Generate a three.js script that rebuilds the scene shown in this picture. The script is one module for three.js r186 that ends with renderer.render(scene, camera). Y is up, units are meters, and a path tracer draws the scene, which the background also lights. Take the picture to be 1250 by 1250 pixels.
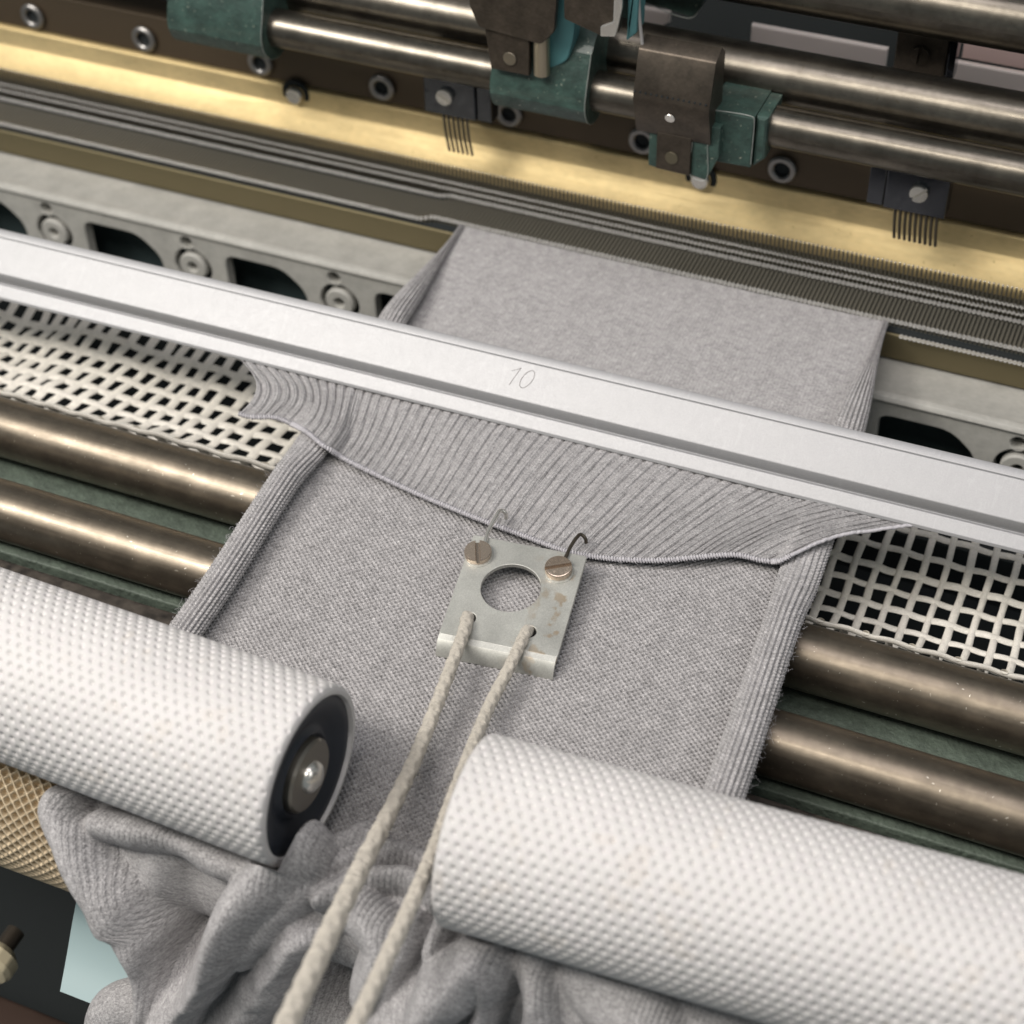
import * as THREE from 'three';
import { mergeGeometries, toCreasedNormals } from 'three/addons/utils/BufferGeometryUtils.js';
import { RectAreaLightUniformsLib } from 'three/addons/lights/RectAreaLightUniformsLib.js';

// ------------------------------------------------------------------ camera, light, exposure
const V = (x, y, z) => new THREE.Vector3(x, y, z);
const scene = new THREE.Scene();
const renderer = new THREE.WebGLRenderer({ antialias: true });
renderer.setSize(1024, 1024);
renderer.toneMapping = THREE.LinearToneMapping;
renderer.toneMappingExposure = 1.36;
renderer.shadowMap.enabled = true;
const camera = new THREE.PerspectiveCamera(31.74, 1, 0.05, 20);
camera.matrixAutoUpdate = true;
camera.position.set(0.2522, 0.5824, 0.5654);
camera.quaternion.setFromRotationMatrix(new THREE.Matrix4().makeBasis(V(0.9206, -0.0200, -0.3901), V(-0.2540, 0.7281, -0.6366), V(0.2967, 0.6851, 0.6652)));
camera.focus = 0.80; camera.userData.fStop = 8.2;
scene.add(camera);
scene.background = new THREE.Color(0.125, 0.142, 0.148);          // dim light of the workshop from all round
RectAreaLightUniformsLib.init();
const lampGlow = new THREE.MeshStandardMaterial({ color: 0x888888, emissive: 0xfff6e8, emissiveIntensity: 1.0, roughness: 0.9 });
const lampCase = new THREE.MeshStandardMaterial({ color: 0x9a9a9a, roughness: 0.6 });
function workshopOrFillLamp(label, at, towards, w, h, intensity, color) {  // builds the workshop lamps and the added fill lights alike
  const g = new THREE.Group(); g.name = numbered('workshop_or_fill_lamp'); scene.add(g);
  g.position.set(...at); g.lookAt(...towards);
  g.userData = { label, category: 'lamp' };
  const glow = new THREE.Mesh(new THREE.BoxGeometry(w, h, 0.01), lampGlow); glow.name = 'lamp_diffuser'; glow.position.z = -0.02; g.add(glow);
  const c = new THREE.Mesh(new THREE.BoxGeometry(w + 0.06, h + 0.06, 0.06), lampCase); c.name = 'lamp_housing'; c.position.z = -0.06; g.add(c);
  const l = new THREE.RectAreaLight(color, intensity, w, h); l.position.set(...at); scene.add(l); l.lookAt(...towards);
}
var used = {};
function numbered(n) { const k = used[n] = (used[n] ?? -1) + 1; return k ? n + '_' + String(k).padStart(3, '0') : n; }
workshopOrFillLamp('long strip lamp of the workshop, above and before the machine', [-0.55, 1.45, 0.88], [-0.55, 0, 0], 1.7, 0.28, 8.5, 0xfff8f0);
workshopOrFillLamp('square panel lamp of the workshop, above the capped white roller end of the machine', [-0.95, 1.35, 0.72], [0, 0, 0], 0.55, 0.5, 19.0, 0xfffaf4);
workshopOrFillLamp('dimmer long added fill lamp, unseen, straight above the machine', [0.1, 1.75, 0.2], [0, 0, -0.05], 1.5, 0.4, 2.8, 0xfbf6ff);  // added fill from overhead, brightens the bar and the brass
workshopOrFillLamp('faint added fill lamp, unseen, off to the side of the uncapped roller', [1.4, 1.3, 0.5], [0, 0, 0], 0.7, 0.7, 1.6, 0xf6f8ff);  // added weak fill, brightens the rim round the black end cap

// ------------------------------------------------------------------ helpers
function rngOf(seed) { let a = seed >>> 0; return () => { a = (a + 0x6D2B79F5) >>> 0; let t = a; t = Math.imul(t ^ (t >>> 15), t | 1); t ^= t + Math.imul(t ^ (t >>> 7), t | 61); return ((t ^ (t >>> 14)) >>> 0) / 4294967296; }; }
const hash = (x, y, s = 0) => { let h = Math.imul(x | 0, 374761393) + Math.imul(y | 0, 668265263) + Math.imul(s | 0, 1274126177); h = Math.imul(h ^ (h >>> 13), 1274126177); return ((h ^ (h >>> 16)) >>> 0) / 4294967296; };
const mod = (a, n) => ((a % n) + n) % n;
function vnoise(x, y, px = 1e6, py = 1e6, s = 0) {           // value noise, periodic px, py
  const x0 = Math.floor(x), y0 = Math.floor(y), fx = x - x0, fy = y - y0, u = fx * fx * (3 - 2 * fx), v = fy * fy * (3 - 2 * fy);
  const a = hash(mod(x0, px), mod(y0, py), s), b = hash(mod(x0 + 1, px), mod(y0, py), s), c = hash(mod(x0, px), mod(y0 + 1, py), s), d = hash(mod(x0 + 1, px), mod(y0 + 1, py), s);
  return a + (b - a) * u + (c - a) * v + (a - b - c + d) * u * v;
}
function fbm(x, y, o = 4, px = 1e6, py = 1e6, s = 0) { let t = 0, a = 0.5, n = 0; for (let i = 0; i < o; i++) { t += a * vnoise(x, y, px, py, s + i); n += a; x *= 2; y *= 2; px *= 2; py *= 2; a *= 0.5; } return t / n; }
const clamp = (x, a = 0, b = 1) => Math.min(b, Math.max(a, x));
const smooth = (a, b, x) => { const t = clamp((x - a) / (b - a)); return t * t * (3 - 2 * t); };
const lerp = (a, b, t) => a + (b - a) * t;
function tex(w, h, fn, srgb, ru = 1, rv = 1) {               // fn(x, y) in 0..1 -> grey or [r, g, b] in 0..1
  const d = new Uint8Array(w * h * 4);
  for (let j = 0; j < h; j++) for (let i = 0; i < w; i++) {
    const c = fn((i + 0.5) / w, (j + 0.5) / h), k = (j * w + i) * 4;
    if (typeof c === 'number') d[k] = d[k + 1] = d[k + 2] = clamp(c) * 255; else { d[k] = clamp(c[0]) * 255; d[k + 1] = clamp(c[1]) * 255; d[k + 2] = clamp(c[2]) * 255; }
    d[k + 3] = 255;
  }
  const t = new THREE.DataTexture(d, w, h); t.wrapS = t.wrapT = THREE.RepeatWrapping; t.magFilter = THREE.LinearFilter; t.minFilter = THREE.LinearFilter;
  if (srgb) t.colorSpace = THREE.SRGBColorSpace;
  t.repeat.set(ru, rv); t.needsUpdate = true; return t;
}
function rep(t, u, v) { const c = t.clone(); c.repeat.set(u, v); c.needsUpdate = true; return c; }
function grid(nu, nv, fn, uvfn, flip) {                      // fn(u, v) -> [x, y, z]
  const p = new Float32Array((nu + 1) * (nv + 1) * 3), uv = new Float32Array((nu + 1) * (nv + 1) * 2), ix = [];
  let k = 0, q = 0;
  for (let j = 0; j <= nv; j++) for (let i = 0; i <= nu; i++) {
    const a = fn(i / nu, j / nv); p[k++] = a[0]; p[k++] = a[1]; p[k++] = a[2];
    const t = uvfn ? uvfn(i / nu, j / nv, a) : [i / nu, j / nv]; uv[q++] = t[0]; uv[q++] = t[1];
  }
  for (let j = 0; j < nv; j++) for (let i = 0; i < nu; i++) {
    const a = j * (nu + 1) + i, b = a + 1, c = a + nu + 1, d = c + 1;
    if (flip) ix.push(a, b, c, b, d, c); else ix.push(a, c, b, b, c, d);
  }
  const g = new THREE.BufferGeometry();
  g.setAttribute('position', new THREE.BufferAttribute(p, 3)); g.setAttribute('uv', new THREE.BufferAttribute(uv, 2)); g.setIndex(ix); g.computeVertexNormals(); return g;
}
function fillet(pts, r, n = 4) {                             // round the corners of a closed polygon
  const out = [], N = pts.length;
  for (let i = 0; i < N; i++) {
    const A = pts[(i + N - 1) % N], B = pts[i], C = pts[(i + 1) % N];
    const ax = A[0] - B[0], ay = A[1] - B[1], cx = C[0] - B[0], cy = C[1] - B[1], la = Math.hypot(ax, ay), lc = Math.hypot(cx, cy), t = Math.min(r, la * 0.45, lc * 0.45);
    for (let k = 0; k <= n; k++) {
      const s = k / n, p = [B[0] + ax / la * t, B[1] + ay / la * t], q = [B[0] + cx / lc * t, B[1] + cy / lc * t];
      out.push([(1 - s) * (1 - s) * p[0] + 2 * s * (1 - s) * B[0] + s * s * q[0], (1 - s) * (1 - s) * p[1] + 2 * s * (1 - s) * B[1] + s * s * q[1]]);
    }
  }
  return out;
}
function prism(pts, x0, x1, r = 0.0006, nx = 1) {            // a bar along x: pts are [z, y], in order; edges rounded
  const P = r ? fillet(pts, r) : pts; let area = 0;
  for (let i = 0; i < P.length; i++) { const a = P[i], b = P[(i + 1) % P.length]; area += a[0] * b[1] - b[0] * a[1]; }
  const pos = [], uv = [];
  const v = (x, p, s) => { pos.push(x, p[1], p[0]); uv.push(x, s); };
  let s = 0;
  for (let i = 0; i < P.length; i++) {
    let a = P[i], b = P[(i + 1) % P.length]; const l = Math.hypot(b[0] - a[0], b[1] - a[1]);
    if (l < 1e-9) continue;
    for (let k = 0; k < nx; k++) {
      const xa = lerp(x0, x1, k / nx), xb = lerp(x0, x1, (k + 1) / nx);
      if (area > 0) { v(xa, a, s); v(xa, b, s + l); v(xb, b, s + l); v(xa, a, s); v(xb, b, s + l); v(xb, a, s); }
      else { v(xa, b, s + l); v(xa, a, s); v(xb, a, s); v(xa, b, s + l); v(xb, a, s); v(xb, b, s + l); }
    }
    s += l;
  }
  const tri = THREE.ShapeUtils.triangulateShape(P.map((p) => new THREE.Vector2(p[0], p[1])), []);
  for (const [a, b, c] of tri) for (const [x, o] of [[x0, 0], [x1, 1]]) {
    const T = (o ? [a, c, b] : [a, b, c]); if (area < 0) T.reverse();
    for (const k of T) { pos.push(x, P[k][1], P[k][0]); uv.push(P[k][0], P[k][1]); }
  }
  const g = new THREE.BufferGeometry();
  g.setAttribute('position', new THREE.Float32BufferAttribute(pos, 3)); g.setAttribute('uv', new THREE.Float32BufferAttribute(uv, 2));
  g.computeVertexNormals();
  return toCreasedNormals(g, 0.5);
}
function plate(pts, depth, bevel, holes = []) {              // a plate in the xy plane, front at z = 0, with bevelled edges; pts are [x, y]
  const s = new THREE.Shape(pts.map((p) => new THREE.Vector2(p[0], p[1])));
  for (const h of holes) s.holes.push(h.pts ? new THREE.Path(h.pts.map((p) => new THREE.Vector2(p[0], p[1]))) : new THREE.Path().absarc(h.x, h.y, h.r, 0, Math.PI * 2, true));
  const g = new THREE.ExtrudeGeometry(s, { depth: depth - 2 * bevel, bevelEnabled: bevel > 0, bevelThickness: bevel, bevelSize: bevel, bevelOffset: -bevel, bevelSegments: 2, curveSegments: 24 });
  g.translate(0, 0, -depth + bevel);
  return toCreasedNormals(g, 0.35);
}
function rod(x0, x1, y, z, r, seg = 48, nx = 1, cap = true) {
  const g = grid(nx, seg, (u, v) => [lerp(x0, x1, u), y + r * Math.sin(-v * 2 * Math.PI), z + r * Math.cos(v * 2 * Math.PI)], (u, v) => [lerp(x0, x1, u), v * 2 * Math.PI * r], true);
  if (!cap) return g;
  const c = new THREE.CircleGeometry(r, seg), a = c.clone().rotateY(Math.PI / 2).translate(x1, y, z), b = c.clone().rotateY(-Math.PI / 2).translate(x0, y, z);
  return mergeGeometries([g, a, b]);
}
function disc(r0, r1, h, bevel, seg = 40) {                  // a turned disc along +z (lathe)
  const pts = r0 > 0 ? [[r0, 0], [r1 - bevel, 0], [r1, bevel], [r1, h - bevel], [r1 - bevel, h], [r0 + bevel, h], [r0, h - bevel], [r0, 0]] : [[0, 0], [r1 - bevel, 0], [r1, bevel], [r1, h - bevel], [r1 - bevel * 0.4, h - bevel * 0.3], [r1 - bevel, h], [0, h]];
  const g = new THREE.LatheGeometry(pts.map((p) => new THREE.Vector2(p[0], p[1])), seg); g.rotateX(Math.PI / 2); return toCreasedNormals(g, 0.5);
}
function tube(pts, r, seg = 40, rad = 8, closed = false) { return new THREE.TubeGeometry(new THREE.CatmullRomCurve3(pts.map((p) => V(...p)), closed, 'centripetal'), seg, r, rad, closed); }
function box(w, h, d, x = 0, y = 0, z = 0) { return new THREE.BoxGeometry(w, h, d).translate(x, y, z); }
function bbox(w, h, d, b = 0.0008) { return plate([[-w / 2, -h / 2], [w / 2, -h / 2], [w / 2, h / 2], [-w / 2, h / 2]], d, b); }  // bevelled box, front face at z = 0
function thing(name, label, category, at = [0, 0, 0], group) {
  const g = new THREE.Group(); g.name = numbered(name); g.position.set(...at); scene.add(g);
  g.userData = { label, category }; if (group) g.userData.group = group; return g;
}
function part(parent, name, geo, mat, extra) {
  const m = new THREE.Mesh(geo, mat); m.name = name; m.castShadow = m.receiveShadow = true; parent.add(m); if (extra) Object.assign(m.userData, extra); return m;
}
function struct(name, geo, mat) { const m = part(scene, name, geo, mat, { kind: 'structure' }); return m; }
const mat = (o) => new THREE.MeshPhysicalMaterial(o);
const lin = (r, g, b) => new THREE.Color().setRGB(r, g, b);

// ------------------------------------------------------------------ textures
// melange yarn: light and dark fibres lying along the courses
const heather = tex(1024, 1024, (x, y) => {
  const f1 = vnoise(x * 110, y * 460, 110, 460, 3), f2 = vnoise(x * 300, y * 512, 300, 512, 5), f3 = fbm(x * 14, y * 22, 3, 14, 22, 7), f4 = vnoise(x * 42, y * 90, 42, 90, 11);
  const v = 0.79 + (f1 - 0.5) * 0.24 + (f2 - 0.5) * 0.34 + (f3 - 0.5) * 0.12 + (f4 - 0.5) * 0.12;
  return [v * 0.975, v * 0.972, v * 0.982];
}, true);
// small stitch relief for cloth seen out of focus or far off
const stitchBump = tex(256, 256, (x, y) => {
  const u = x * 16, v = y * 16, fx = u % 1, fy = v % 1;
  const leg = (c) => Math.exp(-(((fx - c) / 0.17) ** 2));
  return 0.15 + 0.8 * Math.max(leg(0.28 + 0.18 * fy), leg(0.72 - 0.18 * fy)) * (0.75 + 0.25 * Math.sin(fy * Math.PI)) ;
});
const grime = tex(1024, 512, (x, y) => fbm(x * 24, y * 12, 5, 24, 12, 21));
const scratch = tex(1024, 512, (x, y) => {
  let v = 0.5 + (vnoise(x * 8, y * 512, 8, 512, 31) - 0.5) * 0.35 + (vnoise(x * 40, y * 256, 40, 256, 33) - 0.5) * 0.3;
  v += (fbm(x * 30, y * 30, 3, 30, 30, 35) - 0.5) * 0.5; return v;
});
const rodRough = tex(512, 512, (x, y) => 0.72 + 0.16 * (vnoise(x * 6, y * 256, 6, 256, 131) - 0.5) + 0.2 * (fbm(x * 20, y * 40, 3, 20, 40, 133) - 0.5));
const fine = tex(512, 512, (x, y) => vnoise(x * 256, y * 256, 256, 256, 41) * 0.6 + fbm(x * 40, y * 40, 3, 40, 40, 43) * 0.4);
function speckled(base, spot, seed, amount, w = 1024, h = 512, cl = 1, big = 1) {   // base colour with clouded wear, plus a scatter of small flecks
  const r = rngOf(seed), spots = []; for (let i = 0; i < amount; i++) spots.push([r(), r(), big * (0.0006 + r() * r() * 0.0022), r() * 3.14, 0.3 + 0.7 * r()]);
  const cell = {}; for (const s of spots) { const k = Math.floor(s[0] * 64) + ',' + Math.floor(s[1] * 32); (cell[k] ??= []).push(s); }
  return tex(w, h, (x, y) => {
    const n = fbm(x * 20, y * 10, 4, 20, 10, seed), m = fbm(x * 90, y * 60, 2, 90, 60, seed + 9);
    let c = base.map((b) => b * (1 + cl * (0.36 * (n - 0.5) + 0.16 * (m - 0.5)))), cx = Math.floor(x * 64), cy = Math.floor(y * 32);
    for (let a = -1; a <= 1; a++) for (let b = -1; b <= 1; b++) for (const s of cell[(cx + a) + ',' + (cy + b)] ?? []) {
      const dx = (x - s[0]), dy = (y - s[1]) * 0.5, ca = Math.cos(s[3]), sa = Math.sin(s[3]), p = dx * ca + dy * sa, q = -dx * sa + dy * ca;
      if ((p / (s[2] * 1.6)) ** 2 + (q / (s[2] * 0.55)) ** 2 < 1) c = c.map((v, k) => lerp(v, spot[k], s[4] * 0.8));
    }
    return c;
  }, true);
}
const rustyRodTex = speckled([0.47, 0.435, 0.385], [0.93, 0.91, 0.86], 51, 240, 1024, 512, 0.6, 1.3);
const steelRodTex = speckled([0.42, 0.40, 0.365], [0.36, 0.33, 0.28], 52, 220, 1024, 512, 0.8, 1.4);
const greenTex = speckled([0.195, 0.275, 0.25], [0.74, 0.73, 0.66], 53, 260, 1024, 512, 1.3, 1.8);
const deckTex = speckled([0.325, 0.365, 0.325], [0.2, 0.21, 0.18], 54, 700);
const darkSteelTex = speckled([0.33, 0.30, 0.265], [0.5, 0.46, 0.38], 55, 200);
const brassTex = speckled([0.86, 0.775, 0.58], [0.60, 0.51, 0.33], 56, 200, 1024, 512, 0.35);
const castTex = speckled([0.66, 0.655, 0.63], [0.5, 0.49, 0.45], 57, 120, 1024, 512, 0.45);
const rubberTex = tex(1024, 512, (x, y) => {
  const n = fbm(x * 10, y * 6, 4, 10, 6, 61), st = smooth(0.70, 0.80, fbm(x * 26, y * 14, 3, 26, 14, 63));
  const v = 0.765 + 0.05 * (n - 0.5); return [v - 0.004 * st, v * 0.988 - 0.010 * st, v * 0.98 - 0.018 * st];
}, true);
const aluTex = tex(1024, 256, (x, y) => {
  const n = vnoise(x * 512, y * 200, 512, 200, 71), m = fbm(x * 60, y * 4, 3, 60, 4, 73), k = vnoise(x * 160, y * 6, 160, 6, 74) > 0.86 ? 0.05 : 0;
  const v = 0.93 + 0.04 * (n - 0.5) + 0.012 * (m - 0.5) + k * 0.3; return [v, v, v];
}, true);
const aluRough = tex(1024, 256, (x, y) => 0.66 + 0.1 * (vnoise(x * 300, y * 100, 300, 100, 77) - 0.5) + 0.02 * (fbm(x * 40, y * 6, 3, 40, 6, 79) - 0.5));
const cottonTex = tex(512, 256, (x, y) => { const v = 0.85 + 0.14 * (vnoise(x * 200, y * 90, 200, 90, 81) - 0.5) + 0.1 * (fbm(x * 12, y * 12, 3, 12, 12, 83) - 0.5); return [v, v * 0.98, v * 0.935]; }, true);

// ------------------------------------------------------------------ materials
const M = {
  knit: mat({ color: 0xd0cecc, map: rep(heather, 1 / 0.055, 1 / 0.055), roughness: 1, sheen: 0.25, sheenRoughness: 0.6, sheenColor: 0xc8c6cc, bumpMap: fine, bumpScale: 0.0002 }),
  knitFar: mat({ color: 0xd0cecc, map: rep(heather, 1 / 0.055, 1 / 0.055), roughness: 1, sheen: 0.25, sheenColor: 0xc8c6cc, bumpMap: rep(stitchBump, 1 / 0.03, 1 / 0.026), bumpScale: 0.0002 }),
  knitHeap: mat({ color: 0xd0cecc, map: rep(heather, 1 / 0.05, 1 / 0.05), roughness: 1, sheen: 0.2, sheenColor: 0xc8c6cc, bumpMap: rep(stitchBump, 1 / 0.030, 1 / 0.026), bumpScale: 0.00035 }),
  edging: mat({ color: 0xeceaec, map: rep(heather, 1 / 0.03, 1 / 0.03), roughness: 1 }),
  alu: mat({ color: 0xb4b4b5, map: rep(aluTex, 1 / 0.12, 1 / 0.03), metalness: 0.75, roughness: 0.9, roughnessMap: rep(aluRough, 1 / 0.12, 1 / 0.03) }),
  engraved: mat({ color: 0x77746f, metalness: 0.6, roughness: 0.6 }),
  rustyRod: mat({ color: 0xffffff, map: rep(rustyRodTex, 1 / 0.19, 1 / 0.095), metalness: 0.9, roughness: 0.56, roughnessMap: rep(rodRough, 1 / 0.2, 1 / 0.1) }),
  steelRod: mat({ color: 0xffffff, map: rep(steelRodTex, 1 / 0.2, 1 / 0.1), metalness: 0.95, roughness: 0.44, roughnessMap: rep(rodRough, 1 / 0.2, 1 / 0.1) }),
  green: mat({ color: 0xffffff, map: rep(greenTex, 1 / 0.12, 1 / 0.06), roughness: 0.5, clearcoat: 0.2, bumpMap: rep(grime, 1 / 0.06, 1 / 0.03), bumpScale: 0.0004 }),
  chipped: mat({ color: 0xa9ada8, metalness: 0.5, roughness: 0.5 }),
  deck: mat({ color: 0xffffff, map: rep(deckTex, 1 / 0.12, 1 / 0.06), roughness: 0.6, bumpMap: rep(grime, 1 / 0.05, 1 / 0.025), bumpScale: 0.0006 }),
  ledge: mat({ color: 0x5a534b, map: rep(grime, 1 / 0.1, 1 / 0.05), roughness: 0.7, metalness: 0.3 }),
  darkSteel: mat({ color: 0xffffff, map: rep(darkSteelTex, 1 / 0.12, 1 / 0.06), metalness: 0.75, roughness: 0.42 }),
  blueSteel: mat({ color: 0x4a4c50, metalness: 0.85, roughness: 0.3, roughnessMap: rep(grime, 1 / 0.05, 1 / 0.03) }),
  bright: mat({ color: 0xdcd9d2, metalness: 0.8, roughness: 0.25 }),
  boltSteel: mat({ color: 0x8f8d8b, metalness: 0.85, roughness: 0.4 }),
  stem: mat({ color: 0x6b675c, metalness: 0.7, roughness: 0.45 }),
  needle: mat({ color: 0xb4b2ae, metalness: 0.5, roughness: 0.4 }), pin: mat({ color: 0x5c574e, metalness: 0.8, roughness: 0.4 }),
  sinker: mat({ color: 0x77746a, metalness: 0.55, roughness: 0.5 }),
  brass: mat({ color: 0xffffff, map: rep(brassTex, 1 / 0.3, 1 / 0.1), metalness: 0.7, roughness: 0.78, roughnessMap: rep(rodRough, 1 / 0.3, 1 / 0.06) }),
  brassDull: mat({ color: 0x7d745a, metalness: 0.85, roughness: 0.55 }),
  cast: mat({ color: 0xffffff, map: rep(castTex, 1 / 0.2, 1 / 0.1), roughness: 0.55 }),
  net: mat({ color: 0xffffff, map: rep(cottonTex, 1 / 0.03, 1 / 0.015), roughness: 1, bumpMap: rep(fine, 1 / 0.03, 1 / 0.03), bumpScale: 0.0001 }),
  cord: mat({ color: 0xd2cfcb, map: rep(cottonTex, 1 / 0.02, 1 / 0.02), roughness: 1, sheen: 0.3, sheenColor: 0xffffff }),
  rubber: mat({ color: 0xffffff, map: rep(rubberTex, 1 / 0.3, 1 / 0.15), roughness: 0.62 }),
  black: mat({ color: 0x242931, roughness: 0.5 }),
  knurl: mat({ color: 0xb9a98f, metalness: 0.45, roughness: 0.6 }),
  knurlPit: mat({ color: 0x2a2622, metalness: 0.4, roughness: 0.6 }),
  zinc: mat({ color: 0xffffff, map: rep(tex(512, 512, (x, y) => {
    const n = fbm(x * 5, y * 6, 4, 5, 6, 91), m = vnoise(x * 180, y * 180, 180, 180, 93), rust = 0.55 * smooth(0.58, 0.74, fbm(x * 11, y * 11, 4, 11, 11, 95)) * smooth(0.45, 0.9, x);
    const v = 0.74 + 0.16 * (n - 0.5) + 0.07 * (m - 0.5); return [lerp(v, 0.60, rust), lerp(v * 1.0, 0.50, rust), lerp(v * 0.965, 0.38, rust)];
  }, true), 1 / 0.06, 1 / 0.07), metalness: 0.7, roughness: 0.5 }),
  copper: mat({ color: 0xb8a898, metalness: 0.75, roughness: 0.4, roughnessMap: rep(grime, 60, 60) }),
  teal: mat({ color: 0xa3b8ba, roughness: 0.45, clearcoat: 0.2 }),
  tealArm: mat({ color: 0x4d7d80, roughness: 0.5 }),
  body: mat({ color: 0x1b2021, roughness: 0.9 }),
  pale: mat({ color: 0xe8dcd4, roughness: 0.7 }),
  yarn: mat({ color: 0x8c8a88, roughness: 1 }),
};

// ------------------------------------------------------------------ setting: dark backdrop, with sheets added to darken the gaps beneath the net
struct('dark_backdrop', mergeGeometries([
  box(1.6, 0.9, 0.02, 0, 0.02, -0.43), box(1.6, 0.02, 1.0, 0, -0.43, 0.06), box(1.5, 0.012, 0.17, 0, -0.13, -0.07), box(1.5, 0.3, 0.012, 0, -0.24, -0.155)].map((g) => g.toNonIndexed())), M.body);

// painted deck of the machine bed under the rods
{
  const t = thing('machine_bed', 'green grey painted channel under the two brown rods, with a dark ledge before it', 'machine bed');
  part(t, 'deck', prism([[0.012, -0.034], [0.012, -0.05], [0.0885, -0.05], [0.0885, -0.031], [0.075, -0.031], [0.07, -0.034]], -0.5, 0.4, 0.001), M.deck);
  part(t, 'ledge', prism([[0.0925, -0.031], [0.0925, -0.052], [0.135, -0.052], [0.135, -0.033], [0.13, -0.031]], -0.5, 0.4, 0.0015), M.ledge);
  part(t, 'channel_floor', prism([[0.08, -0.053], [0.08, -0.06], [0.15, -0.06], [0.15, -0.053]], -0.5, 0.4, 0), M.body);
}
for (const [label, z, r] of [['brown steel rod lying behind the other, along the edge of the cream net', 0.023, 0.015], ['brown steel rod nearer to the white rollers', 0.0755, 0.0147]]) {
  const t = thing('guide_rod', label, 'rod', [0, 0, 0], 'brown rods under the knitted panel');
  part(t, 'shaft', rod(-0.5, 0.4, -0.0158, z, r, 64, 1), M.rustyRod);
}

// ------------------------------------------------------------------ cream net: every strand is a tape of its own
{
  const t = thing('cotton_net', 'coarse cream cotton net sagging behind the brown rods', 'net');
  const P = [[-0.135, -0.026], [-0.11, -0.033], [-0.08, -0.041], [-0.05, -0.045], [-0.025, -0.042], [-0.009, -0.032], [0.0005, -0.019], [0.0045, -0.010]];
  const curve = new THREE.CatmullRomCurve3(P.map((p) => V(0, p[1], p[0]))), len = curve.getLength();
  const at = (x, s) => {                                      // a point of the net
    const q = curve.getPointAt(clamp(s / len)), left = smooth(-0.05, -0.2, x);
    const w = (fbm(x * 18 + 3, s * 30, 2, 1e6, 1e6, 5) - 0.5) * (0.003 + 0.008 * left), e = smooth(len, len - 0.04, s);
    return V(x - left * 0.16 * s + (fbm(x * 20, s * 30, 2, 1e6, 1e6, 8) - 0.5) * (0.003 + 0.004 * left), q.y + w * (0.3 + e), q.z + w * 0.5 * e);
  };
  function tape(f, n, width, thick, side) {                   // f(t) -> point, side(t) -> direction of the tape's width
    const g = grid(n, 8, (u, v) => {
      const p = f(u), d = side(u), a = v * 2 * Math.PI, tg = f(Math.min(1, u + 0.01)).sub(f(Math.max(0, u - 0.01))).normalize(), nn = d.clone().cross(tg).normalize();
      const wob = 1 + 0.25 * (vnoise(u * n * 0.5, v * 3, 1e6, 3, 17) - 0.5);
      return p.addScaledVector(d, Math.cos(a) * width * 0.5 * wob).addScaledVector(nn, Math.sin(a) * thick * 0.5).toArray();
    }, (u, v) => [u * n * 0.003, v * 0.008]); return g;
  }
  const pitch = 0.0104, X0 = -0.42, nx = 68, ps = 0.0122, ns = Math.floor(len / ps);
  for (let i = 0; i < nx; i++) {
    const x = X0 + i * pitch, wd = lerp(0.0035, 0.0052, smooth(-0.02, -0.14, x));
    part(t, 'strand', tape((u) => { const s = u * len, p = at(x, s); p.y += 0.0006 * Math.cos(Math.PI * (s / ps + i)); return p; }, 44, wd * (0.9 + 0.25 * hash(i, 3)), 0.0023, () => V(1, 0, 0)), M.net);
  }
  for (let j = 0; j <= ns; j++) {
    const s = j === ns ? len - 0.0012 : (j + 0.3) * ps;
    for (const [xa, xb] of [[-0.40, -0.08], [0.1, 0.29]]) {
      part(t, 'strand', tape((u) => { const x = lerp(xa, xb, u), p = at(x, s); p.y -= 0.0006 * Math.cos(Math.PI * (s / ps + (x - X0) / pitch)); return p; }, Math.round((xb - xa) / 0.0028), (xa < 0 ? 0.0050 : 0.0037) * (0.9 + 0.25 * hash(j, 5)), 0.0023,
        () => { const a = curve.getTangentAt(clamp(s / len)); return a; }), M.net);
    }
  }
}

// ------------------------------------------------------------------ grey casting with cut-outs
{
  const t = thing('grey_casting', 'grey painted casting with dark slots and round bosses under the needle bed', 'casting');
  part(t, 'shelf', prism([[-0.215, -0.0205], [-0.215, -0.0234], [-0.1725, -0.0234], [-0.1710, -0.0225], [-0.1722, -0.0198], [-0.176, -0.0192], [-0.178, -0.0205]], -0.5, 0.4, 0.0015), M.cast);
  const holes = [], rings = [];
  for (let k = -2; k < 7; k++) {
    const x = -0.2585 + k * 0.0985;
    holes.push({ pts: fillet([[x, -0.033], [x + 0.038, -0.033], [x + 0.053, -0.046], [x + 0.053, -0.068], [x, -0.068]].reverse(), 0.007, 4) });
    holes.push({ x: x - 0.0258, y: -0.0305, r: 0.0040 });
    holes.push({ x: x - 0.0235, y: -0.047, r: 0.0125 }); rings.push(x - 0.0235);
  }
  part(t, 'face', plate([[-0.5, -0.1], [0.4, -0.1], [0.4, -0.0238], [-0.5, -0.0238]], 0.008, 0.0008, holes).translate(0, 0, -0.173), M.cast);
  for (const x of rings) part(t, 'boss', disc(0.003, 0.0092, 0.006, 0.001, 32).translate(x, -0.047, -0.178), M.cast);
  part(t, 'back_plate', box(0.9, 0.09, 0.004, -0.05, -0.075, -0.2), mat({ color: 0x2c3a3b, roughness: 0.8 }));
}

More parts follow.
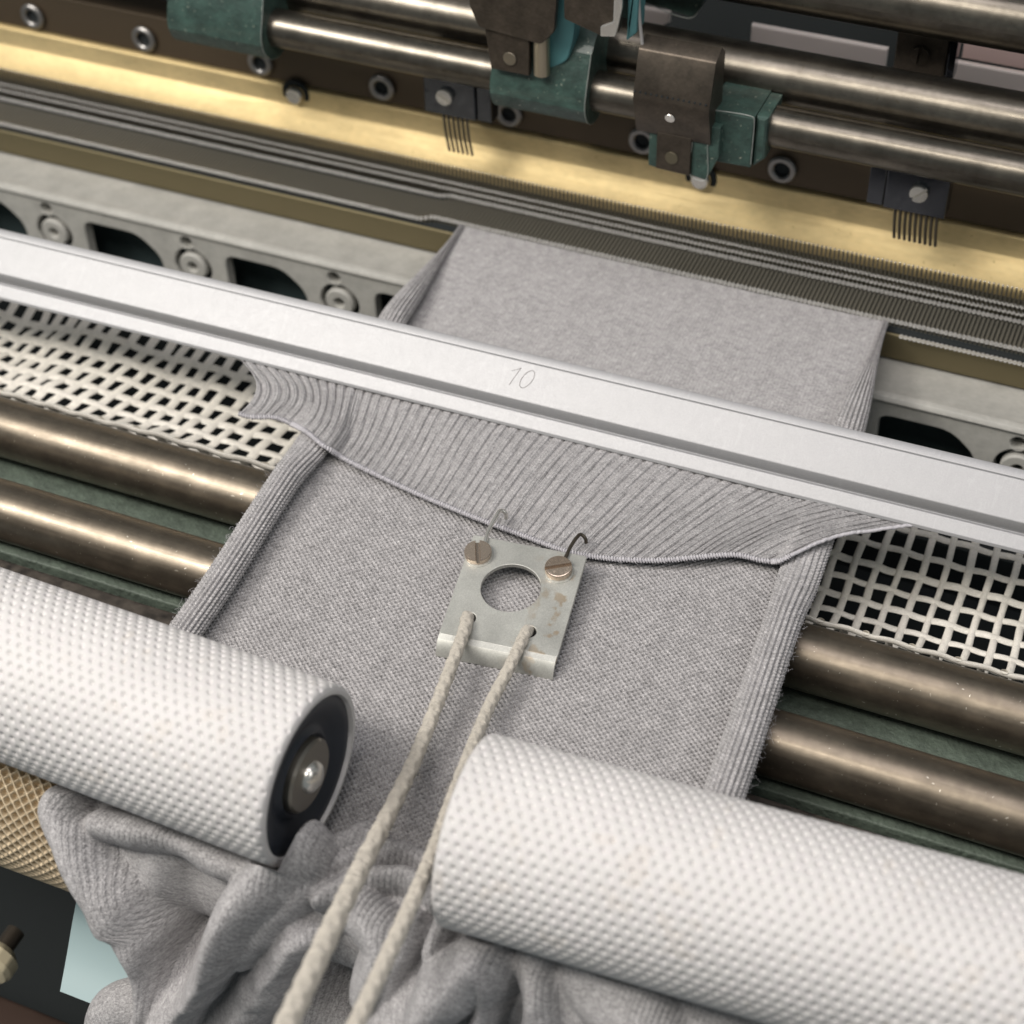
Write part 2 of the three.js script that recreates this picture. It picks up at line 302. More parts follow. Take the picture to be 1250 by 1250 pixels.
// ------------------------------------------------------------------ needle bed and brass bars
{
  const t = thing('needle_bed', 'long brass needle bed crowded with fine steel needles', 'needle bed');
  part(t, 'lower_brass_strip', prism([[-0.203, -0.003], [-0.203, -0.019], [-0.225, -0.019], [-0.225, -0.003]], -0.5, 0.4, 0.001), M.brassDull);
  part(t, 'base_strip', prism([[-0.204, -0.003], [-0.236, -0.003], [-0.236, -0.0022], [-0.204, -0.0022]], -0.5, 0.4, 0), M.body);
  part(t, 'shade_strip', prism([[-0.2352, -0.0021], [-0.2352, 0.0118], [-0.2362, 0.0124], [-0.2362, -0.0021]], -0.5, 0.4, 0.0002), mat({ color: 0x57544a, metalness: 0.4, roughness: 0.6 }));  // added dark strip, stands in for the shade below the brass band
  part(t, 'brass_bar', prism([[-0.2365, -0.02], [-0.2362, 0.0145], [-0.2475, 0.0275], [-0.2485, 0.0285], [-0.249, 0.0405], [-0.262, 0.0415], [-0.262, -0.02]], -0.5, 0.4, 0.0016), M.brass);
  part(t, 'upper_rail', prism([[-0.2515, 0.0418], [-0.254, 0.066], [-0.275, 0.066], [-0.275, 0.0418]], -0.5, 0.4, 0.0008), mat({ color: 0x55493a, metalness: 0.5, roughness: 0.5 }));
  // socket screws in the upper rail, seven across the bed, and lower ones between them
  for (let k = -1; k < 10; k++) {
    const x = -0.4253 + (k) * 0.0796, s = part(t, 'socket_screw', disc(0.0044, 0.0080, 0.0035, 0.0009, 28).translate(x, 0.0515, -0.2523), M.boltSteel);
    part(s, 'socket', new THREE.CircleGeometry(0.0045, 20).translate(x, 0.0515, -0.2518), M.body);
  }
  for (const x of [-0.2431, 0.0081, 0.26]) {
    const s = part(t, 'cap_screw', disc(0, 0.0052, 0.005, 0.0016, 24).translate(x, 0.0365, -0.2495), M.bright);
    part(s, 'washer', disc(0.0055, 0.0092, 0.001, 0.0003, 28).translate(x, 0.0365, -0.2497), M.body);
  }
  // needles and sinkers: far too many and too fine to tell one by one
  const ring = [], stem = [], teeth = [], dots = [];
  const loop = (r = 0.00082, w = 0.00036) => { const g = new THREE.TorusGeometry(r, w, 6, 10); g.scale(0.9, 1.05, 1); g.rotateX(-0.8); return g; };
  const L = loop(), p0 = 0.00237, S = box(0.0015, 0.0022, 0.023), S2 = box(0.0009, 0.009, 0.0008), T = box(0.001, 0.024, 0.0012), Dt = new THREE.SphereGeometry(0.00062, 8, 6);
  for (let i = 0; i < 300; i++) {
    const x = -0.47 + i * p0, left = x < -0.136, dz = left ? 0.0072 : 0, ease = left ? smooth(-0.136, -0.145, x) : 0, z2 = -0.2085 + 0.0045 * ease, z1 = -0.2325 + 0.0025 * ease, jx = (hash(i, 1) - 0.5) * 0.0002, jy = (hash(i, 2) - 0.5) * 0.0002;
    ring.push([L, x + jx, 0.0014 + jy, z2], [L, x + jx, 0.0010 + jy, z1]);
    if (x > 0.1345) ring.push([L, x, -0.0004, -0.1993]);
    stem.push([S, x + 0.0012, -0.0016, (z1 + z2) / 2]);
    { ring.push([L, x + 0.0004, 0.0050 + jy, -0.2337]); ring.push([L, x, 0.0095 + jy, -0.2339]); }
    teeth.push([T, x, 0.0085, -0.2342]); dots.push([Dt, x, 0.0206 + jy, -0.2336]);
  }
  const many = (name, list, m) => part(t, name, mergeGeometries(list.map(([g, x, y, z]) => g.clone().translate(x, y, z))), m, { kind: 'stuff' });
  many('needle_heads', ring, M.needle); many('sinkers', stem, M.sinker); many('needle_stems', teeth, M.stem); many('needle_tips', dots, M.bright);
}

// ------------------------------------------------------------------ upper rods
for (const [label, y, z, r, x0, x1] of [
  ['uppermost steel rod, crossing the dark gap at the back of the machine', 0.1585, -0.252, 0.0148, -0.6, 0.5],
  ['thick steel rod behind the yarn feeders, middle one of the three', 0.1145, -0.236, 0.0145, -0.6, 0.5],
  ['thin steel rod just above the brass bar, lowest of the three', 0.1035, -0.208, 0.0104, -0.232, 0.5]]) {
  const t = thing('carrier_rod', label, 'rod', [0, 0, 0], 'steel rods above the needle bed');
  part(t, 'shaft', rod(x0, x1, y, z, r, 48), M.steelRod);
}
// pale plates far behind, seen between the upper rods
{
  const t = thing('cover_plate', 'pale blurred cover plate behind the upper rods', 'plate');
  part(t, 'panel', bbox(0.075, 0.0115, 0.004, 0.001).translate(0.053, 0.099, -0.3), M.pale);
  part(t, 'panel', bbox(0.16, 0.0115, 0.004, 0.001).translate(0.205, 0.099, -0.3), M.pale);
  part(t, 'panel', bbox(0.16, 0.0105, 0.004, 0.001).translate(0.209, 0.1115, -0.302), mat({ color: 0xe2c4bc, roughness: 0.7 }));
  part(t, 'panel', plate([[-0.075, 0.0915], [-0.036, 0.0935], [-0.031, 0.097], [-0.031, 0.103], [-0.075, 0.1035]], 0.004, 0.001).translate(0, 0, -0.3), M.pale);
}
// green clamps round the rods
function clampOf(label, x0, x1, extra) {
  const t = thing('rod_clamp', label, 'clamp', [0, 0, 0], 'green clamps on the steel rods');
  const pts = []; for (let k = 0; k <= 14; k++) { const a = -2.3 + k / 14 * 2.5; pts.push([-0.208 + 0.0165 * Math.cos(a), 0.1025 + 0.0165 * Math.sin(a)]); }
  pts.push([-0.2, 0.128], [-0.215, 0.142], [-0.255, 0.142], [-0.255, 0.1]);
  part(t, 'clamp_body', prism(pts, x0, x1, 0.0004), M.green);
  // worn bare edge of the right end
  const edge = pts.slice(0, 16).map((p) => [x1 - 0.0002, p[1], p[0]]);
  part(t, 'worn_edge', tube(edge, 0.0002, 60, 6), M.chipped);
  return t;
}
clampOf('chipped green clamp on the steel rods beside the plain dark feeder plate', -0.0915, -0.0385);
clampOf('blurred green clamp holding the end of the thin steel rod', -0.285, -0.226);
{ // green block carrying the dotted feeder
  const t = thing('feeder_block', 'green feeder block with chipped edges beside the dotted dark plate', 'block');
  part(t, 'block_body', plate([[0.026, 0.0855], [0.05, 0.0862], [0.05, 0.1145], [0.026, 0.1145]], 0.03, 0.0007).translate(0, 0, -0.193), M.green);
  part(t, 'end_cheek', plate([[0.0505, 0.0855], [0.0565, 0.0915], [0.0565, 0.1145], [0.0505, 0.1145]], 0.026, 0.0015).translate(0, 0, -0.195), M.green);
  part(t, 'worn_edge', tube([[0.0275, 0.1147, -0.1932], [0.0497, 0.1147, -0.1932], [0.0501, 0.113, -0.1931], [0.0501, 0.088, -0.1931]], 0.0002, 40, 6), M.chipped);
  part(t, 'feeder_foot', plate([[0.0205, 0.0775], [0.0285, 0.0765], [0.0345, 0.091], [0.0345, 0.108], [0.0205, 0.108]], 0.008, 0.0006).translate(0, 0, -0.1885), M.green);
  part(t, 'worn_edge', tube([[0.0206, 0.0975, -0.188], [0.0206, 0.0778, -0.188], [0.0284, 0.0768, -0.188], [0.0286, 0.098, -0.188]], 0.0002, 40, 6), M.chipped);
  part(t, 'feeder_foot', plate([[-0.0025, 0.0785], [0.002, 0.0778], [0.002, 0.1], [-0.0025, 0.1]], 0.008, 0.0006).translate(0, 0, -0.1885), M.green);
}
{ // dotted dark feeder plate
  const t = thing('yarn_feeder', 'dark steel feeder plate with a row of dots in front of the thick rod', 'feeder plate');
  const prof = [[-0.197, 0.147], [-0.188, 0.1435], [-0.1815, 0.122], [-0.1815, 0.1185], [-0.1875, 0.098], [-0.194, 0.098], [-0.194, 0.14]];
  const g = part(t, 'feeder_plate', prism([[-0.197, 0.147], [-0.188, 0.1435], [-0.1815, 0.122], [-0.1815, 0.1185], [-0.1875, 0.098], [-0.203, 0.098], [-0.203, 0.142]], -0.0092, 0.0302, 0.0006), M.darkSteel);
  for (let k = 0; k < 14; k++) part(t, 'dot', new THREE.CylinderGeometry(0.00055, 0.00055, 0.0008, 10).rotateX(Math.PI / 2 - 0.27).translate(-0.0085 + k * 0.00283, 0.1235, -0.1818), M.body);
  part(t, 'rivet', disc(0, 0.0026, 0.0008, 0.0003, 24).rotateX(0.28).translate(0.0098, 0.1115, -0.1835), M.bright);
  part(t, 'tongue', plate([[0.0022, 0.0788], [0.0203, 0.0782], [0.0203, 0.1], [0.0022, 0.1]], 0.003, 0.0004).translate(0, 0, -0.1868), M.darkSteel);
  part(t, 'rivet', disc(0, 0.0034, 0.0007, 0.0002, 24).translate(0.0105, 0.0868, -0.1868), mat({ color: 0x7d7663, metalness: 0.8, roughness: 0.4 }));
}
{
  const t = thing('yarn_end', 'thin grey yarn running up behind the dotted feeder plate', 'yarn');
  part(t, 'strand', tube([[-0.0085, 0.144, -0.191], [-0.0105, 0.155, -0.192], [-0.0125, 0.175, -0.193], [-0.016, 0.21, -0.195]], 0.0009, 20, 8), M.yarn);
}
{ // plain dark feeder plate
  const t = thing('yarn_feeder', 'plain dark feeder plate with a bright turned edge, before the green clamp', 'feeder plate');
  part(t, 'feeder_plate', plate(fillet([[-0.1005, 0.19], [-0.0992, 0.150], [-0.0945, 0.139], [-0.0605, 0.136], [-0.0535, 0.144], [-0.05, 0.19]], 0.002), 0.004, 0.0005).translate(0, 0, -0.187), M.darkSteel);
  part(t, 'tongue', plate([[-0.0925, 0.139], [-0.0895, 0.1155], [-0.0685, 0.1155], [-0.068, 0.139]], 0.004, 0.0005).translate(0, 0, -0.1895), M.darkSteel);
  part(t, 'rivet', disc(0, 0.0036, 0.001, 0.0004, 24).translate(-0.0787, 0.1235, -0.1895), mat({ color: 0x948c7c, metalness: 0.85, roughness: 0.35 }));
  part(t, 'turned_edge', new THREE.CylinderGeometry(0.0042, 0.0042, 0.021, 24, 1, false).translate(-0.0625, 0.127, -0.1925), mat({ color: 0xb8ad97, metalness: 0.9, roughness: 0.35 }));
  part(t, 'green_arm', plate(fillet([[-0.062, 0.116], [-0.05, 0.124], [-0.0465, 0.14], [-0.046, 0.17], [-0.062, 0.17]], 0.004), 0.01, 0.0008).translate(0, 0, -0.1965), M.tealArm);
}
{ // second plain plate at the top edge
  const t = thing('feeder_lever', 'dark feeder lever with a bright corner and teal strip, between two feeder plates', 'feeder arm');
  part(t, 'arm_plate', plate(fillet([[-0.0475, 0.19], [-0.0475, 0.1535], [-0.026, 0.1475], [-0.0185, 0.152], [-0.0185, 0.19]], 0.0015), 0.004, 0.0005).translate(0, 0, -0.185), M.darkSteel);
  part(t, 'bright_corner', plate(fillet([[-0.0275, 0.149], [-0.0195, 0.1505], [-0.0165, 0.166], [-0.0165, 0.19], [-0.0205, 0.19], [-0.021, 0.158], [-0.0275, 0.1545]], 0.001), 0.002, 0.0005).translate(0, 0, -0.1825), M.bright);
  part(t, 'teal_strip', plate(fillet([[-0.0165, 0.145], [-0.0115, 0.15], [-0.0105, 0.19], [-0.0165, 0.19]], 0.001), 0.012, 0.001).translate(0, 0, -0.19), M.tealArm);
}
{
  const t = thing('rod_bracket', 'green bracket end with a bare edge under the uppermost rod', 'bracket');
  part(t, 'bracket_body', plate(fillet([[-0.036, 0.19], [-0.036, 0.128], [-0.006, 0.1235], [-0.001, 0.131], [-0.001, 0.19]], 0.0015), 0.03, 0.001).translate(0, 0, -0.262), M.green);
  part(t, 'worn_edge', tube([[-0.035, 0.128, -0.2618], [-0.0065, 0.1237, -0.2618], [-0.0012, 0.131, -0.2618]], 0.0002, 20, 6), M.chipped);
}
// ------------------------------------------------------------------ point blocks: screw and a comb of pins
function slotted(parent, x, y, z, r, turn, m, h = 0.0026, ry = 0) {
  const w = r * 0.14, a0 = Math.asin(w / r), halves = [0, Math.PI].map((q) => {
    const sh = new THREE.Shape(); for (let k = 0; k <= 24; k++) { const a = lerp(a0, Math.PI - a0, k / 24); if (k) sh.lineTo(r * Math.cos(a), r * Math.sin(a)); else sh.moveTo(r * Math.cos(a), r * Math.sin(a)); }
    const e = new THREE.ExtrudeGeometry(sh, { depth: h * 0.35, bevelEnabled: true, bevelThickness: h * 0.25, bevelSize: r * 0.1, bevelOffset: -r * 0.1, bevelSegments: 3 }); e.translate(0, 0, h * 0.4); e.rotateZ(q + turn); return e;
  });
  const low = new THREE.CylinderGeometry(r * 0.985, r * 0.985, h * 0.4, 36).rotateX(Math.PI / 2).translate(0, 0, h * 0.2).toNonIndexed();
  const g = mergeGeometries([...halves.map((e) => toCreasedNormals(e, 0.7)), low].map((q) => { const c = q.index ? q.toNonIndexed() : q; return c; }));
  const o = part(parent, 'screw', g, m); o.position.set(x, y, z); return o;
}
function combBlock(label, cx, cy, z, w, h, flip, pins, px0, px1, plen, screwTurn, sx) {
  const t = thing('point_block', label, 'block', [cx, cy, z], 'dark steel blocks with comb pins');
  const s = flip ? -1 : 1;
  part(t, 'block_face', bbox(w, h, 0.012, 0.0007), M.blueSteel);
  part(t, 'side_face', bbox(0.0085, h, 0.010, 0.0006).translate(-s * (w / 2 + 0.0047), 0.0, -0.0012), M.blueSteel);
  slotted(t, sx, -0.0005, 0.0002, 0.0047, screwTurn, M.bright, 0.003);
  for (let k = 0; k < pins; k++) {
    const x = lerp(px0, px1, pins > 1 ? k / (pins - 1) : 0);
    part(t, 'pin', tube([[x, -h / 2 + 0.001, -0.004], [x + 0.0004, -h / 2 - plen * 0.5, -0.005], [x + 0.001, -h / 2 - plen, -0.0075]], 0.00085, 8, 6), M.pin);
  }
  return t;
}
combBlock('dark square block with a slotted screw and nine fine pins under the thin rod', 0.1305, 0.0785, -0.215, 0.0315, 0.0275, false, 9, -0.010, 0.0115, 0.0215, 0.75, 0.0015);
combBlock('blurred dark block with a slotted screw and bunched wires beside the green clamp', -0.1265, 0.0785, -0.215, 0.0305, 0.026, true, 6, -0.006, 0.008, 0.027, -0.5, -0.002);
{
  const t = thing('stop_block', 'black block with a dark slotted screw, between the uppermost and the thick rod', 'block', [0.1135, 0.123, -0.268]);
  part(t, 'block_face', bbox(0.026, 0.026, 0.012, 0.0008), M.darkSteel);
  part(t, 'side_face', bbox(0.004, 0.024, 0.010, 0.0006).translate(0.0155, 0, -0.001), M.blueSteel);
  slotted(t, 0, 0.0005, 0.0002, 0.0048, 1.5, M.darkSteel, 0.003);
  part(t, 'shoulder', bbox(0.016, 0.008, 0.006, 0.0006).translate(0.004, 0.0175, 0.002), M.darkSteel);
}

// ------------------------------------------------------------------ the knitted panel
const xc = (z) => 0.0048 + (z + 0.2) * 0.0566;
const HW = 0.1225;                                            // half width of the flat part
const panelY = (x, z) => {
  const sag = 0.0008 + 0.0009 * Math.sin((z - 0.02) * 60) * smooth(-0.03, 0.02, z), n = (fbm(x * 22 + 9, z * 9, 3, 1e6, 1e6, 71) - 0.5) * 0.0022;
  const edge = smooth(HW - 0.03, HW, Math.abs(x - xc(z))) * 0.0004;
  return sag + n * smooth(-0.2, -0.12, z) - smooth(0.14, 0.195, z) * 0.0105 + edge + 0.0003;
};
const purl = (x, z) => { const u = x / 0.0030, v = z / 0.0027, k = Math.cos(2 * Math.PI * u) * Math.cos(2 * Math.PI * v), pit = k < -0.1 ? Math.pow((-k - 0.1) / 0.9, 1.2) : 0; return -0.0021 * pit + 0.0004 * k + 0.00025 * (hash(Math.round(u * 2), Math.round(v * 2), 5) - 0.5); };
const faceH = (u, v) => { const fu = mod(u, 1), fv = mod(v, 1); const d = Math.min(Math.abs(fu - (0.30 + 0.14 * fv)), Math.abs(fu - (0.70 - 0.14 * fv))); return Math.sqrt(Math.max(0, 1 - (d / 0.24) ** 2)) * (0.55 + 0.45 * Math.sin(Math.PI * fv)); };
const squash = (z) => 1 - 0.42 * smooth(-0.11, -0.07, z) * (1 - smooth(-0.005, 0.03, z));   // rolled edges are pressed flat under the bar
const rollR = (sd, z) => (sd < 0 ? 0.0074 : 0.0080) * (0.12 + 0.88 * smooth(-0.2, -0.10, z)) * (1 + 0.22 * (fbm(z * 14, sd * 3, 2, 1e6, 1e6, 12) - 0.5));
const fabric = thing('knitted_panel', 'grey knitted panel with rolled edges, running from the needles to a gathered heap', 'knitwear');
{
  const strip = (z0, z1, nu, nv, relief, m) => part(fabric, 'panel', grid(nu, nv, (u, v) => {
    const z = lerp(z0, z1, v), x = xc(z) + (u * 2 - 1) * HW, fade = smooth(-0.06, -0.02, z); return [x, panelY(x, z) + (relief ? purl(x - xc(z), z) * fade : 0), z];
  }, (u, v) => [(u * 2 - 1) * HW, lerp(z0, z1, v)]), m);
  strip(-0.2065, -0.06, 120, 120, false, M.knitFar);
  strip(-0.06, -0.03, 400, 60, true, M.knit); strip(-0.03, 0.205, 600, 590, true, M.knit);
  // the edges curl up and in, showing the plain side
  for (const sd of [-1, 1]) {
    const z0 = -0.205, z1 = 0.19, turns = sd < 0 ? 5.4 : 4.7;
    part(fabric, 'rolled_edge', grid(110, 960, (u, v) => {
      const z = lerp(z0, z1, v), R = rollR(sd, z), q = squash(z), a = -Math.PI / 2 + u * turns, arc = u * turns * 0.0080, f = faceH(arc / 0.0026, z / 0.0020) - 0.4, sq = 1 - 0.2 * u;
      const rr = R * sq + 0.0015 * f, wide = (sd < 0 ? 1.08 : 1.1) * (1 + 0.3 * (1 - q)), cy = panelY(xc(z) + sd * HW, z) + R * q;
      return [xc(z) + sd * (HW - 0.0005 + rr * Math.cos(a) * wide), cy + rr * q * Math.sin(a) * 0.95, z];
    }, (u, v) => [u * turns * 0.0085, lerp(z0, z1, v)], sd > 0), M.knit);
  }
}

{ // loose hairs on the panel and its edges
  const q = rngOf(911), list = [], rv = () => V(q() - 0.5, q() - 0.5, q() - 0.5).normalize();
  for (let i = 0; i < 1500; i++) {
    const z = lerp(-0.05, 0.16, q()), k = i % 3; let a;
    if (k < 2) { const sd = k ? 1 : -1, R = rollR(sd, z), t = (q() - 0.25) * 3; a = V(xc(z) + sd * (HW + R * Math.cos(t) * 1.15), panelY(xc(z), z) + R * squash(z) * (1 + Math.sin(t)), z); }
    else { const x = xc(z) + (q() * 2 - 1) * HW; a = V(x, panelY(x, z) + 0.0002, z); }
    const l = 0.0012 + q() * 0.003, d = rv(); d.y = Math.abs(d.y) * 0.7; const b = a.clone().addScaledVector(d, l * 0.5), c = b.clone().addScaledVector(rv(), l * 0.6);
    list.push(tube([a.toArray(), b.toArray(), c.toArray()], 0.00006, 4, 3));
  }
  part(fabric, 'stray_fibres', mergeGeometries(list), M.edging, { kind: 'stuff' });
}
// ------------------------------------------------------------------ gathered cloth coming out below the rollers
const rollerL = { y: 0.0352, z: 0.1995, r: 0.037 };
{
  const prof = [[0.165, -0.0085], [0.182, -0.0125], [0.193, -0.0095]], c = [0.2, -0.039], R0 = 0.0385;
  for (let k = 0; k <= 18; k++) { const a = (95 - 5 * k) * Math.PI / 180; prof.push([c[0] + R0 * Math.cos(a), c[1] + R0 * Math.sin(a)]); }
  prof.push([0.243, -0.06], [0.252, -0.09], [0.268, -0.13], [0.285, -0.18], [0.29, -0.26]);
  const S = [0]; for (let i = 1; i < prof.length; i++) S.push(S[i - 1] + Math.hypot(prof[i][0] - prof[i - 1][0], prof[i][1] - prof[i - 1][1]));
  const s0 = S[3];                                            // arc length where the round part starts
  const base = (s) => { s += s0; let i = 0; while (i < S.length - 2 && S[i + 1] < s) i++; const t = clamp((s - S[i]) / (S[i + 1] - S[i]), -1, 1.2); return [lerp(prof[i][0], prof[i + 1][0], t), lerp(prof[i][1], prof[i + 1][1], t)]; };
  // folds: points across and down the cloth, width, height
  const folds = [
    [[[-0.1028, 0.0269], [-0.0865, 0.0427], [-0.0668, 0.0602], [-0.0566, 0.0816], [-0.0548, 0.1035], [-0.0601, 0.1281], [-0.062, 0.18]], 0.0115, 0.021],
    [[[-0.0841, 0.0276], [-0.0577, 0.0261], [-0.0272, 0.0271], [-0.01, 0.0236], [0.0005, 0.014]], 0.008, 0.016],
    [[[0.0045, 0.0150], [-0.0025, 0.0215], [-0.011, 0.0333], [-0.0248, 0.0622], [-0.041, 0.0974], [-0.0522, 0.1247], [-0.06, 0.16]], 0.0125, 0.027],
    [[[0.013, -0.0028], [0.0286, -0.0136], [0.0425, -0.0149], [0.056, -0.011]], 0.0055, 0.006],
    [[[0.022, -0.004], [0.0135, 0.006], [0.004, 0.0165]], 0.0075, 0.010],
    [[[0.0158, 0.0128], [0.0316, -0.0008], [0.0475, -0.0041], [0.06, 0.001]], 0.0058, 0.008],
    [[[0.0147, 0.0271], [0.0265, 0.0156], [0.0441, 0.0096], [0.0565, 0.0131]], 0.0062, 0.010],
    [[[0.03, 0.0264], [0.0433, 0.0351], [0.0393, 0.0529]], 0.0105, 0.015],
    [[[-0.0154, 0.0625], [-0.0023, 0.0388], [0.0088, 0.0184]], 0.0085, 0.012],
    [[[-0.0332, 0.128], [-0.0232, 0.1098], [-0.0045, 0.0738], [0.0094, 0.0472]], 0.011, 0.013],
    [[[0.044, 0.105], [0.0479, 0.0821], [0.0625, 0.0541], [0.0831, 0.0297]], 0.014, 0.024],
    [[[0.0861, 0.0267], [0.0909, 0.04], [0.0863, 0.0618], [0.08, 0.1]], 0.0075, 0.020],
    [[[0.1001, 0.0203], [0.1093, 0.0489], [0.108, 0.09]], 0.009, 0.010],
    [[[0.1248, 0.015], [0.147, 0.0345], [0.165, 0.06]], 0.018, 0.010],
    [[[0.0524, 0.0226], [0.0519, 0.0374], [0.0475, 0.0562]], 0.0055, 0.009],
    [[[0.064, 0.015], [0.0635, 0.0287], [0.063, 0.0419]], 0.0052, 0.009],
    [[[-0.095, 0.045], [-0.08, 0.075], [-0.075, 0.11], [-0.08, 0.15]], 0.008, 0.004],
  ].map(([p, w, h]) => ({ p: new THREE.CatmullRomCurve3(p.map((q) => V(q[0], q[1], 0))).getPoints(40), w, h: h * 1.2 }));
  const heightAt = (x, s) => {
    const wx = x + (fbm(x * 60, s * 60, 2, 1e6, 1e6, 33) - 0.5) * 0.004, ws = s + (fbm(x * 60 + 7, s * 60, 2, 1e6, 1e6, 34) - 0.5) * 0.004;
    let acc = 0, wsum = 0; const K = 1300;
    for (const f of folds) {
      let d = 1e9; const p = f.p;
      for (let i = 0; i < p.length - 1; i++) {
        const ax = p[i].x, ay = p[i].y, bx = p[i + 1].x - ax, by = p[i + 1].y - ay, t = clamp(((wx - ax) * bx + (ws - ay) * by) / (bx * bx + by * by));
        const dx = wx - ax - bx * t, dy = ws - ay - by * t; d = Math.min(d, dx * dx + dy * dy);
      }
      const q = Math.sqrt(d) / f.w, h = f.h * (q < 1 ? Math.pow(1 - q * q, 0.75) : 0) - f.h * 0.14 * Math.min(q, 2.5);
      acc += Math.exp(K * h);
    }
    return Math.log(acc) / K + (fbm(x * 70, s * 70, 2, 1e6, 1e6, 36) - 0.5) * 0.003 - 0.004;
  };
  const XL = [[-0.04, -0.108], [0.0288, -0.1088], [0.0386, -0.1011], [0.0531, -0.0878], [0.0629, -0.0729], [0.0817, -0.0672], [0.1039, -0.0659], [0.134, -0.074], [0.25, -0.078]];
  const xl = (s) => { let i = 0; while (i < XL.length - 2 && XL[i + 1][0] < s) i++; const t = clamp((s - XL[i][0]) / (XL[i + 1][0] - XL[i][0])); return lerp(XL[i][1], XL[i + 1][1], t); };
  const smin = -0.034, smax = 0.2;
  part(fabric, 'gathered_cloth', grid(300, 260, (u, v) => {
    const s = lerp(smin, smax, v); let x = lerp(xl(s) - 0.002, 0.24, u); const b = base(s), b2 = base(s + 0.003); let tz = b2[0] - b[0], ty = b2[1] - b[1]; const l = Math.hypot(tz, ty) || 1; const nz = -ty / l, ny = tz / l;
    let h = heightAt(x, s) * smooth(-0.034, -0.008, s) + 0.0012;
    for (const [hx, hs, hw, hd] of [[0.0214, 0.066, 0.011, 0.03], [0.0185, 0.083, 0.010, 0.03], [0.0955, 0.044, 0.006, 0.022], [0.0965, 0.065, 0.007, 0.02], [0.059, 0.045, 0.005, 0.012], [-0.037, 0.055, 0.012, 0.018], [-0.043, 0.08, 0.008, 0.02], [-0.05, 0.042, 0.010, 0.012]]) h -= hd * Math.exp(-((x - hx) ** 2 + 0.4 * (s - hs) ** 2) / (hw * hw));
    h -= 0.012 * Math.pow(1 - clamp(u / 0.045), 2) * smooth(0.03, 0.05, s);
    let z = b[0] + nz * h, y = b[1] + ny * h;
    const out = x < 0.004 || x > 0.064 ? 1 : 0;               // keep clear of the white rollers
    if (out) { const dz = z - rollerL.z, dy = y - rollerL.y, d = Math.hypot(dz, dy), R = rollerL.r + 0.0012; if (d < R) { z = rollerL.z + dz / d * R; y = rollerL.y + dy / d * R; } }
    { const dz = z - 0.2, dy = y + 0.039, d = Math.hypot(dz, dy), R = 0.0378 - 0.0118 * smooth(-0.062, -0.045, x); if (d < R) { z = 0.2 + dz / d * R; y = -0.039 + dy / d * R; } }
    return [x, y, z];
  }, (u, v) => [u * 0.32, lerp(smin, smax, v)]), M.knitHeap);
  // end of the rolled edge turning out of the heap
  const lobe = tube([[-0.050, -0.086, 0.247], [-0.066, -0.088, 0.252], [-0.0775, -0.097, 0.256], [-0.0785, -0.112, 0.262], [-0.066, -0.128, 0.27], [-0.05, -0.134, 0.272]], 0.0115, 60, 24);
  { const uv = lobe.attributes.uv; for (let i = 0; i < uv.count; i++) uv.setXY(i, uv.getX(i) * 0.08, uv.getY(i) * 0.06); }
  part(fabric, 'curled_end', lobe, M.knitHeap);
}

